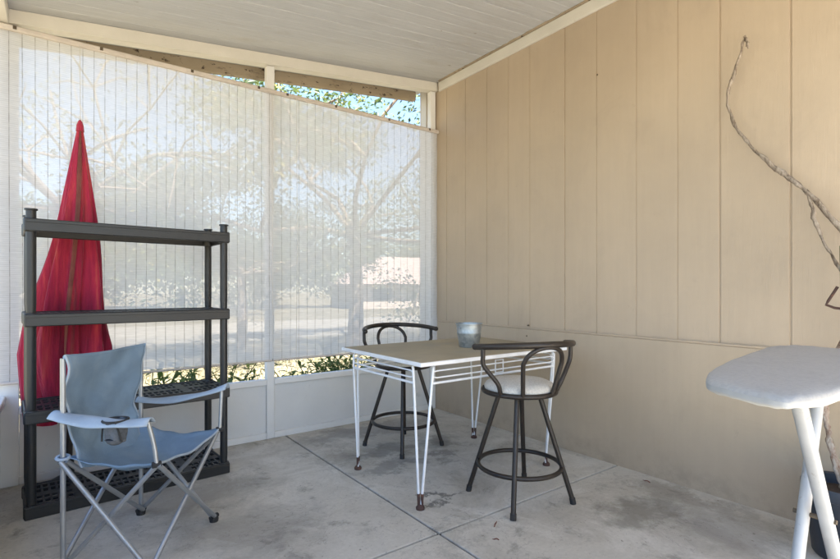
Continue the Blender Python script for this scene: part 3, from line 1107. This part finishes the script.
# aprons: heavy lower rail and two thin looped rods on each side
xa, xb, ya, yb = 1.430, 2.500, 1.912, 2.655
def apron(p, q):
    p, q = Vector(p), Vector(q)
    d = (q - p).normalized()
    b = MB()
    a0, a1 = p + d * 0.066, q - d * 0.066
    def at(base, z, o=0): return tuple(base + d * o + Vector((0, 0, z)))
    b.tube([at(a0, 0.612), at(a1, 0.612)], 0.0065, 8)
    loop = [at(a0, 0.672, 0.03), at(a0, 0.668, 0.01), at(a0, 0.655, 0.0), at(a0, 0.642, 0.01), at(a0, 0.638, 0.03),
            at(a1, 0.638, -0.03), at(a1, 0.642, -0.01), at(a1, 0.655, 0.0), at(a1, 0.668, -0.01), at(a1, 0.672, -0.03)]
    b.tube(loop, 0.0042, 8, True)
    m_ = (a0 + a1) / 2
    rc = [at(m_, 0.690, -0.03), at(m_, 0.690, 0.03), at(m_, 0.622, 0.03), at(m_, 0.622, -0.03)]
    if (a1 - a0).length > 0.7:
        b.tube(rc, 0.004, 8, True)
    return b.build('apron', M['wire_white'], tb)
apron((xa, ya, 0), (xb, ya, 0)); apron((xa, yb, 0), (xb, yb, 0)); apron((xa, ya, 0), (xa, yb, 0)); apron((xb, ya, 0), (xb, yb, 0))

# ------------------------------------------------------------------ stools
def make_stool(label, loc, rz, seat_rot=0.0):
    """local frame: the back is towards -Y before rotation"""
    t = thing('bar_stool', label, 'bar stool', loc, rz, 'dark metal bar stools at the table')
    # four splayed legs and a foot ring
    for k in range(4):
        a = math.radians(45 + 90 * k) + seat_rot
        c, s = math.cos(a), math.sin(a)
        b = MB()
        b.tube([(0.10 * c, 0.10 * s, 0.545), (0.265 * c, 0.265 * s, 0.018)], 0.0125, 12)
        L = b.build('leg', M['bronze'], t)
        b = MB()
        b.tube([(0.262 * c, 0.262 * s, 0.030), (0.2675 * c, 0.2675 * s, 0.0)], 0.0150, 12)
        b.build('foot_cap', M['rubber'], L)
    b = MB()
    b.tube(arc(0, 0, 0.212, 0, 2 * math.pi * 47 / 48, 0.175, 47), 0.0115, 10, True)
    b.build('foot_ring', M['bronze'], t)
    b = MB()
    b.tube(arc(0, 0, 0.185, 0, 2 * math.pi * 47 / 48, 0.558, 47), 0.0125, 10, True)
    b.tube([(-0.18, 0, 0.552), (0.18, 0, 0.552)], 0.009, 8)
    b.tube([(0, -0.18, 0.552), (0, 0.18, 0.552)], 0.009, 8)
    b.lathe([(0.11, 0.536), (0.11, 0.548), (0.05, 0.549)], (0, 0, 0), 24)
    b.build('seat_ring', M['bronze'], t)
    b = MB()
    b.lathe([(0.05, 0.552), (0.168, 0.553), (0.178, 0.566), (0.180, 0.580), (0.172, 0.596), (0.145, 0.609), (0.09, 0.617), (0.03, 0.619), (0.0005, 0.6195)], (0, 0, 0), 40,
            lambda a, z: 1 + 0.006 * math.sin(7 * a) + 0.004 * math.sin(13 * a + z * 40))
    b.build('seat_cushion', M['cushion'], t)
    # back: bowed top rail, two bent uprights, inner hoop
    ra, R = math.radians(84), 0.268
    rail = []
    for i in range(31):
        a = -math.pi / 2 - ra + 2 * ra * i / 30
        rail.append((R * math.cos(a), R * math.sin(a) * 0.98, 0.794 + 0.024 * math.cos((a + math.pi / 2) / ra * math.pi / 2)))
    rr = [0.0155] * 31
    b = MB()
    b.tube(rail, rr, 12)
    for e in (rail[0], rail[-1]):
        b.lathe([(0.0005, -0.0165), (0.010, -0.0135), (0.0160, -0.006), (0.0165, 0.0), (0.0160, 0.006), (0.010, 0.0135), (0.0005, 0.0165)], e, 14)
    b.build('back_rail', M['bronze'], t)
    for sgn in (-1, 1):
        a = -math.pi / 2 + sgn * math.radians(71)
        a2 = -math.pi / 2 + sgn * math.radians(60)
        pts = [(0.187 * math.cos(a2), 0.187 * math.sin(a2), 0.56), (0.215 * math.cos(a2), 0.215 * math.sin(a2), 0.62),
               (0.262 * math.cos(a), 0.258 * math.sin(a), 0.705), (0.269 * math.cos(a), 0.264 * math.sin(a), 0.755), (0.268 * math.cos(a), 0.263 * math.sin(a), 0.800)]
        b = MB(); b.tube(smooth_path(pts, 8), 0.0115, 10); b.build('back_upright', M['bronze'], t)
    pts = []
    for i in range(25):
        q = math.pi * i / 24
        h_ = math.radians(27) * math.cos(q)
        z = 0.705 + 0.101 * math.sin(q)
        rr_ = 0.188 + (z - 0.56) / 0.25 * 0.076
        a = -math.pi / 2 + h_ * 1.0
        pts.append((rr_ * math.cos(a), rr_ * math.sin(a), z))
    hl = math.radians(26)
    lead = [(0.188 * math.cos(-math.pi / 2 + hl), 0.188 * math.sin(-math.pi / 2 + hl), 0.56)]
    tail = [(0.188 * math.cos(-math.pi / 2 - hl), 0.188 * math.sin(-math.pi / 2 - hl), 0.56)]
    b = MB(); b.tube(smooth_path(lead + pts[::2] + tail, 4), 0.011, 10); b.build('back_hoop', M['bronze'], t)
    return t
CAMYAW = math.radians(-36.6)
stool = make_stool('dark metal bar stool in front of the table, its bowed back towards the camera', (1.930, 1.735, 0), CAMYAW + math.radians(20), math.radians(7.6))
stool2 = copy_tree(stool)
stool2.location = (1.925, 2.785, 0)
stool2.rotation_euler = (0, 0, CAMYAW + math.radians(205))
for part in stool2.children:                      # the seat is swivelled on its legs
    if part.name.startswith('leg'):
        part.rotation_euler = (0, 0, math.radians(12.7))
stool2['label'] = 'dark metal bar stool half hidden behind the table, by the white shade'

# ------------------------------------------------------------------ galvanised bucket
bk = thing('metal_bucket', 'small galvanised metal bucket standing on the table', 'bucket', (2.035, 2.235, ZTOP + 0.0005))
b = MB()
pf = [(0.056, 0.0), (0.060, 0.004), (0.0745, 0.085), (0.0755, 0.090), (0.0735, 0.094), (0.080, 0.138), (0.0835, 0.140), (0.0835, 0.145), (0.0785, 0.145), (0.072, 0.093), (0.060, 0.006), (0.001, 0.006)]
b.lathe(pf, (0, 0, 0), 40)
b.build('bucket_shell', M['galv'], bk)
for sg in (-1, 1):
    b = MB()
    b.tube([(sg * 0.081, -0.012, 0.118), (sg * 0.0865, 0, 0.124), (sg * 0.081, 0.012, 0.118)], 0.004, 8)
    b.build('handle_ear', M['galv'], bk)

# ------------------------------------------------------------------ ironing board
ib = thing('ironing_board', 'grey covered ironing board on crossed white legs beside the potted vine', 'ironing board', (0, 0, 0))
IZ = 0.866
ax0, ax1 = 1.19, 2.33
outl = []
def ib_w(x):
    """half-outline: near edge y and far edge y at x"""
    k = (x - ax0) / (ax1 - ax0)
    return k
near = [(1.190, 0.412), (1.180, 0.372), (1.190, 0.347), (1.250, 0.328), (1.40, 0.312), (1.70, 0.302), (2.10, 0.306), (2.27, 0.33), (2.325, 0.40), (2.332, 0.5)]
far = [(1.205, 0.452), (1.235, 0.502), (1.275, 0.543), (1.375, 0.582), (1.50, 0.612), (1.75, 0.655), (2.05, 0.690), (2.24, 0.702), (2.325, 0.660), (2.340, 0.59)]
ring = smooth_path([(x, y_, 0) for x, y_ in near], 6) + list(reversed(smooth_path([(x, y_, 0) for x, y_ in far], 6)))
ctr = sum(ring, Vector((0, 0, 0))) / len(ring)
random.seed(11)
prof = [(0.0, 0.0), (0.5, 0.0005), (0.86, 0.0), (0.955, -0.003), (0.99, -0.007), (1.0, -0.014)]
prof2 = [(1.0, -0.0142), (1.003, -0.022), (1.001, -0.027), (0.985, -0.031), (0.90, -0.032), (0.0, -0.032)]
def ring_mesh(pf_, name, mat, par):
    b = MB()
    vs, fs = [], []
    n_ = len(ring)
    for (k, dz) in pf_:
        for i, p in enumerate(ring):
            q = ctr.lerp(p, k)
            wob = 0.0008 * math.sin(i * 0.55) + 0.0007 * math.sin(i * 1.3 + k * 3)
            low = -0.0022 * math.sin(i * 0.31 + 1) if k > 0.97 and dz < -0.03 else 0
            vs.append((q.x, q.y, IZ + dz + (wob if k > 0.94 else 0.0012 * math.sin(q.x * 23) * math.sin(q.y * 31)) + low))
    for j in range(len(pf_) - 1):
        for i in range(n_):
            l = (i + 1) % n_
            fs.append((j * n_ + i, j * n_ + l, (j + 1) * n_ + l, (j + 1) * n_ + i))
    b.add(vs, fs, True)
    return b.build(name, mat, par, 60)
ring_mesh(prof, 'cover_top', M['iron_cover'], ib)
ring_mesh(prof2, 'cover_skirt', M['iron_edge'], ib)
def iron_leg(p, q, r, name='leg'):
    b = MB(); b.tube([p, q], r, 16, flat=0.75); return b.build(name, M['iron_leg'], ib)
l1 = iron_leg((1.4056, 0.398, 0.827), (1.905, 0.398, 0.03), 0.0175)
l2 = iron_leg((1.779, 0.447, 0.826), (1.439, 0.447, 0.03), 0.0195)
b = MB(); b.tube([(1.905, 0.25, 0.02), (1.905, 0.57, 0.02)], 0.018, 12); b.build('floor_bar', M['iron_leg'], l1)
b = MB(); b.tube([(1.439, 0.27, 0.02), (1.439, 0.60, 0.02)], 0.018, 12); b.build('floor_bar', M['iron_leg'], l2)
b = MB(); b.tube([(1.628, 0.376, 0.473), (1.628, 0.470, 0.473)], 0.006, 10); b.build('pivot_bolt', M['brass'], ib)
b = MB(); b.box(1.38, 2.1, 0.36, 0.50, 0.826, 0.831, None, 0.001); b.build('leg_channel', M['iron_leg'], ib)

# ------------------------------------------------------------------ potted vine
pv = thing('potted_vine', 'bare woody vine in a dark pot climbing the tan wall', 'potted plant', (0, 0, 0))
loc = lambda p: (p[0] - 2.56, p[1] - 0.56, p[2])
b = MB()
b.lathe([(0.105, 0.0), (0.112, 0.01), (0.138, 0.245), (0.148, 0.25), (0.15, 0.285), (0.145, 0.295), (0.134, 0.29), (0.130, 0.25), (0.001, 0.249)], (2.56, 0.56, 0), 36)
b.build('pot', M['pot'], pv)
b = MB()
b.lathe([(0.1295, 0.2495), (0.08, 0.262), (0.02, 0.268), (0.001, 0.268)], (2.56, 0.56, 0), 24, lambda a, z: 1)
b.build('soil', M['soil'], pv)
random.seed(5)
def woody(pts, r, name, mat, seed=0):
    P = smooth_path(pts, 9)
    rnd = random.Random(seed)
    ph = [rnd.random() * 6.28 for _ in range(4)]
    n_ = len(P)
    rad = []
    for i in range(n_):
        k = i / (n_ - 1)
        j = k * (len(r) - 1)
        a = int(min(j, len(r) - 2))
        base = r[a] + (r[a + 1] - r[a]) * (j - a)
        rad.append(base * (1 + 0.22 * math.sin(i * 0.9 + ph[0]) * rnd.random() + 0.12 * math.sin(i * 2.1 + ph[1])))
    P = [p + Vector((0.001 * math.sin(i * 1.1), 0.0018 * math.sin(i * 0.7 + ph[2]), 0.0015 * math.sin(i * 0.9 + ph[3]))) for i, p in enumerate(P)]
    b = MB()
    b.tube(P, rad, 10, rfun=lambda i, a: 1 + 0.24 * math.sin(2 * a + i * 0.3) + 0.12 * math.sin(5 * a + i * 0.6))
    return b.build(name, mat, pv, 180)
main = [(2.56, 0.56, 0.26), (2.60, 0.52, 0.6), (2.66, 0.50, 0.95), (2.69, 0.56, 1.24), (2.70, 0.613, 1.342), (2.70, 0.718, 1.50), (2.705, 0.811, 1.606), (2.71, 0.89, 1.692), (2.72, 0.996, 1.837), (2.725, 1.050, 1.966),
        (2.725, 1.062, 2.054), (2.725, 1.036, 2.145), (2.72, 1.000, 2.25), (2.715, 0.980, 2.325)]
woody(main, [0.012, 0.011, 0.0105, 0.010, 0.0098, 0.0095, 0.0105, 0.009, 0.0065, 0.0058, 0.0066, 0.0068, 0.006, 0.0033], 'trunk', M['vine'], 1)
woody([(2.715, 0.983, 2.322), (2.712, 0.972, 2.30), (2.71, 0.968, 2.27), (2.712, 0.966, 2.255)], [0.004, 0.006, 0.005, 0.003], 'twig', M['vine'], 2)
woody([(2.703, 0.735, 1.525), (2.70, 0.71, 1.45), (2.695, 0.70, 1.386), (2.69, 0.66, 1.27), (2.68, 0.615, 1.18), (2.66, 0.57, 1.08)], [0.008, 0.0075, 0.007, 0.006, 0.0055, 0.005], 'branch', M['vine'], 3)
woody([(2.66, 0.50, 1.05), (2.665, 0.62, 0.80), (2.66, 0.655, 0.604), (2.65, 0.645, 0.50), (2.62, 0.625, 0.42), (2.58, 0.585, 0.30), (2.575, 0.575, 0.26)], [0.007, 0.010, 0.012, 0.0115, 0.010, 0.011, 0.012], 'branch', M['vine_pale'], 4)
tr = thing('plant_stake', 'green garden stake with a rusty wire loop behind the ironing board', 'plant stake', (0, 0, 0))
b = MB(); b.tube([(2.615, 0.575, 0.268), (2.66, 0.600, 1.262)], 0.0065, 8); b.build('stake', M['stake'], tr)
b = MB(); b.tube([(2.660, 0.612, 1.09), (2.655, 0.642, 1.03), (2.65, 0.648, 1.012), (2.65, 0.62, 1.0), (2.655, 0.585, 0.995)], 0.0055, 8); b.build('wire_loop', M['rust'], tr)

# ------------------------------------------------------------------ small fallen bits on the slab
random.seed(21)
for (x, y_, lab, L, a) in ((1.62, 1.60, 'curled brown leaf stalk lying beside the front stool leg', 0.06, 0.6), (1.52, 1.50, 'tiny dry leaf crumb near the crossing of the floor joints', 0.03, 2.0), (2.66, 1.45, 'short dry twig lying along the foot of the tan wall', 0.05, 1.3)):
    b = MB()
    b.tube([(x + L * (k / 5 - .5) * math.cos(a), y_ + L * (k / 5 - .5) * math.sin(a), 0.003 + 0.004 * math.sin(k)) for k in range(6)], 0.0022, 6)
    tag(b.build('dry_stalk', M['strap']), lab, 'leaf stalk')

# ------------------------------------------------------------------ yard: trees, weeds, grass, neighbour
def leaf_quads(b, pts, rnd, n_each, spread, size):
    for c in pts:
        for _ in range(n_each):
            p = c + Vector((rnd.gauss(0, spread), rnd.gauss(0, spread), rnd.gauss(0, spread * 0.75)))
            d = Vector((rnd.uniform(-1, 1), rnd.uniform(-1, 1), rnd.uniform(-0.9, 0.4))).normalized()
            s = d.cross(Vector((rnd.uniform(-1, 1), rnd.uniform(-1, 1), rnd.uniform(-1, 1)))).normalized()
            l = size * rnd.uniform(0.7, 1.35)
            wd = l * rnd.uniform(0.32, 0.48)
            nrm = d.cross(s) * wd * 0.18
            b.add([p, p + d * l * 0.45 + s * wd * 0.5 + nrm, p + d * l, p + d * l * 0.45 - s * wd * 0.5 + nrm], [(0, 1, 2, 3)])


def make_tree(label, loc, h, spread, leafm, seed, n_each=26, size=0.10, clump=0.26, low=0.35, lean=(0, 0)):
    t = thing('tree', label, 'tree', loc, 0, 'trees in the yard')
    rnd = random.Random(seed)
    tips = []
    trunk = MB()
    base = Vector((0, 0, -0.1))
    top = Vector((lean[0], lean[1], h * low * 1.15))
    trunk.tube(smooth_path([base, Vector((lean[0] * .3 + .04, lean[1] * .3, h * low * .5)), top], 6), [h * 0.02 * (1 - 0.4 * i / 12) for i in range(13)], 12)
    def grow(p, d, L, r, lev):
        q = p + d * L
        m_ = p.lerp(q, 0.5) + Vector((rnd.uniform(-.08, .08), rnd.uniform(-.08, .08), rnd.uniform(-.03, .1))) * L
        trunk.tube([p, m_, q], [r, r * 0.85, r * 0.65], 7)
        if lev >= 1:
            tips.append(m_)
        if lev >= 3:
            tips.append(q)
            tips.append(p.lerp(q, 0.75))
            return
        for _ in range(3 if lev < 2 else 4):
            a = Vector((rnd.uniform(-1, 1), rnd.uniform(-1, 1), rnd.uniform(-0.45, 0.75))).normalized()
            nd = (d * 0.62 + a * 0.8).normalized()
            grow(q, nd, L * rnd.uniform(0.62, 0.85), r * 0.62, lev + 1)
    nl = 8
    for i in range(nl):
        a = 2 * math.pi * (i + rnd.random() * 0.6) / nl
        el = rnd.uniform(-0.12, 1.0)
        d = Vector((math.cos(a) * spread, math.sin(a) * spread, h * 0.42 * el)).normalized()
        grow(top - Vector((0, 0, h * 0.03)), d, h * 0.23, h * 0.006, 1)
    trunk.build('trunk', M['bark'], t)
    cr = MB()
    leaf_quads(cr, tips, rnd, n_each, clump, size)
    cr.build('crown', leafm, t, 180)
    return t
make_tree('broad dark leafy tree whose branches show above the shade by the wall', (4.6, 8.3, -0.09), 8.2, 3.4, M['leaf_dark'], 4, 75, 0.085, 0.23, 0.26)
make_tree('second dark tree growing close beside the broad tree', (2.9, 9.8, -0.09), 5.6, 3.2, M['leaf_dark'], 9, 48, 0.085, 0.20, 0.25)
make_tree('loose pale tree with sky showing through behind the red umbrella', (-0.2, 9.2, -0.09), 6.8, 3.2, M['leaf_pale'], 15, 13, 0.065, 0.18, 0.33, (0.3, 0))
proto = make_tree('round bushy tree across the street behind the shelf', (4.5, 24, -0.09), 7.5, 3.4, M['leaf_dark'], 23, 30, 0.24, 0.5, 0.22)
for (x, y_, k, rz, lab) in ((-4, 26, 1.1, 1.0, 'tall bushy tree across the street near the end post'), (-12, 28, 1.2, 2.1, 'bushy tree far along the street past the end post'),
                            (11, 30, 0.95, 3.3, 'bushy tree across the street before the pinkish roof'), (24, 36, 1.2, 4.4, 'bushy tree behind the neighbouring house'), (1.0, 33, 1.3, 5.1, 'distant bushy tree seen between the street trees')):
    c = copy_tree(proto)
    c.location = (x, y_, -0.09); c.scale = (k, k, k); c.rotation_euler = (0, 0, rz); c['label'] = lab

def make_weed(label, x, y_, seed, n_stem, h):
    t = thing('weed_plant', label, 'weed', (x, y_, -0.09), 0, 'leafy weeds growing along the outside of the frame')
    rnd = random.Random(seed)
    stem, lv = MB(), MB()
    for _ in range(n_stem):
        a = rnd.uniform(0, 6.28)
        tip = Vector((math.cos(a) * h * .6 * rnd.uniform(.4, 1), math.sin(a) * h * .5 * rnd.uniform(.3, 1), h * rnd.uniform(.6, 1)))
        P = smooth_path([Vector((0, 0, 0)), tip * .5 + Vector((0, 0, h * .1)), tip], 4)
        stem.tube(P, 0.004, 5)
        for q in P[2:]:
            for _ in range(3):
                d = Vector((rnd.uniform(-1, 1), rnd.uniform(-1, 1), rnd.uniform(-.3, .7))).normalized()
                s = d.cross(Vector((rnd.uniform(-.3, .3), rnd.uniform(-.3, .3), 1))).normalized()
                l = rnd.uniform(.05, .12)
                lv.add([q, q + d * l * .5 + s * l * .17, q + d * l - Vector((0, 0, l * .15)), q + d * l * .5 - s * l * .17], [(0, 1, 2, 3)])
    stem.build('stem', M['leaf_weed'], t)
    lv.build('foliage', M['leaf_weed'], t)
    return t
wl_ = [(0.25, 4.25, 'low leafy weed outside the sill behind the red umbrella'), (0.75, 4.4, 'thin stemmed weed seen under the shade behind the camp chair'),
       (1.05, 4.1, 'leafy weed outside the sill beside the shelf post'), (1.55, 4.3, 'dark leafy weed just past the middle post'),
       (1.95, 4.15, 'broad leafy weed under the shade between post and table'), (2.35, 4.4, 'leafy weed outside the sill behind the table corner'),
       (2.62, 4.2, 'weed outside the sill closest to the tan house wall')]
wl_ += [(0.05, 4.0, 'small weed outside the sill near the frame end post'), (0.55, 4.0, 'broad leafy weed seen between shelf and camp chair'),
        (1.30, 4.7, 'sprawling weed just behind the middle post'), (1.72, 3.95, 'low bright green weed touching the kick panel'),
        (2.15, 3.95, 'tall stemmed weed seen over the sill beside the table leg'), (2.5, 4.9, 'bushy weed further out beyond the table corner')]
for i, (x, y_, lab) in enumerate(wl_):
    make_weed(lab, x, y_, 30 + i, 11, 0.42 + 0.12 * ((i * 7) % 3))

gr = MB()
rnd = random.Random(77)
for _ in range(9000):
    y_ = 3.75 + 6.0 * rnd.random() ** 1.5
    x = rnd.uniform(-2.0 - (y_ - 3.7) * 0.3, 3.0 + (y_ - 3.7) * 0.7)
    hgt = rnd.uniform(.03, .12)
    a = rnd.uniform(0, 3.14)
    dx, dy = math.cos(a) * .006, math.sin(a) * .006
    lx, ly = rnd.uniform(-.05, .05), rnd.uniform(-.05, .05)
    gr.add([(x - dx, y_ - dy, -.09), (x + dx, y_ + dy, -.09), (x + lx, y_ + ly, -.09 + hgt)], [(0, 1, 2)])
tag(gr.build('grass', M['straw']), 'dry yellow grass in the yard beyond the end frame', 'grass', None, 'stuff')

nb = thing('neighbour_house', 'low pale house with a pinkish roof seen faintly through the shade', 'house', (19.5, 27, -0.09), -0.25)
b = MB(); b.box(-5, 5, -3, 3, 0, 1.45); b.build('wall', M['stucco'], nb)
b = MB()
b.add([(-5.5, -3.5, 1.46), (5.5, -3.5, 1.46), (5.5, 3.5, 1.46), (-5.5, 3.5, 1.46), (-2.4, 0, 3.3), (2.4, 0, 3.3)], [(0, 1, 5, 4), (1, 2, 5), (2, 3, 4, 5), (3, 0, 4), (3, 2, 1, 0)])
b.build('roof', M['roof_red'], nb)
for xw in (-3.2, 0.4, 3.0):
    b = MB(); b.box(xw - .6, xw + .6, -3.03, -2.995, .5, 1.2); b.build('window', M['pane'], nb)
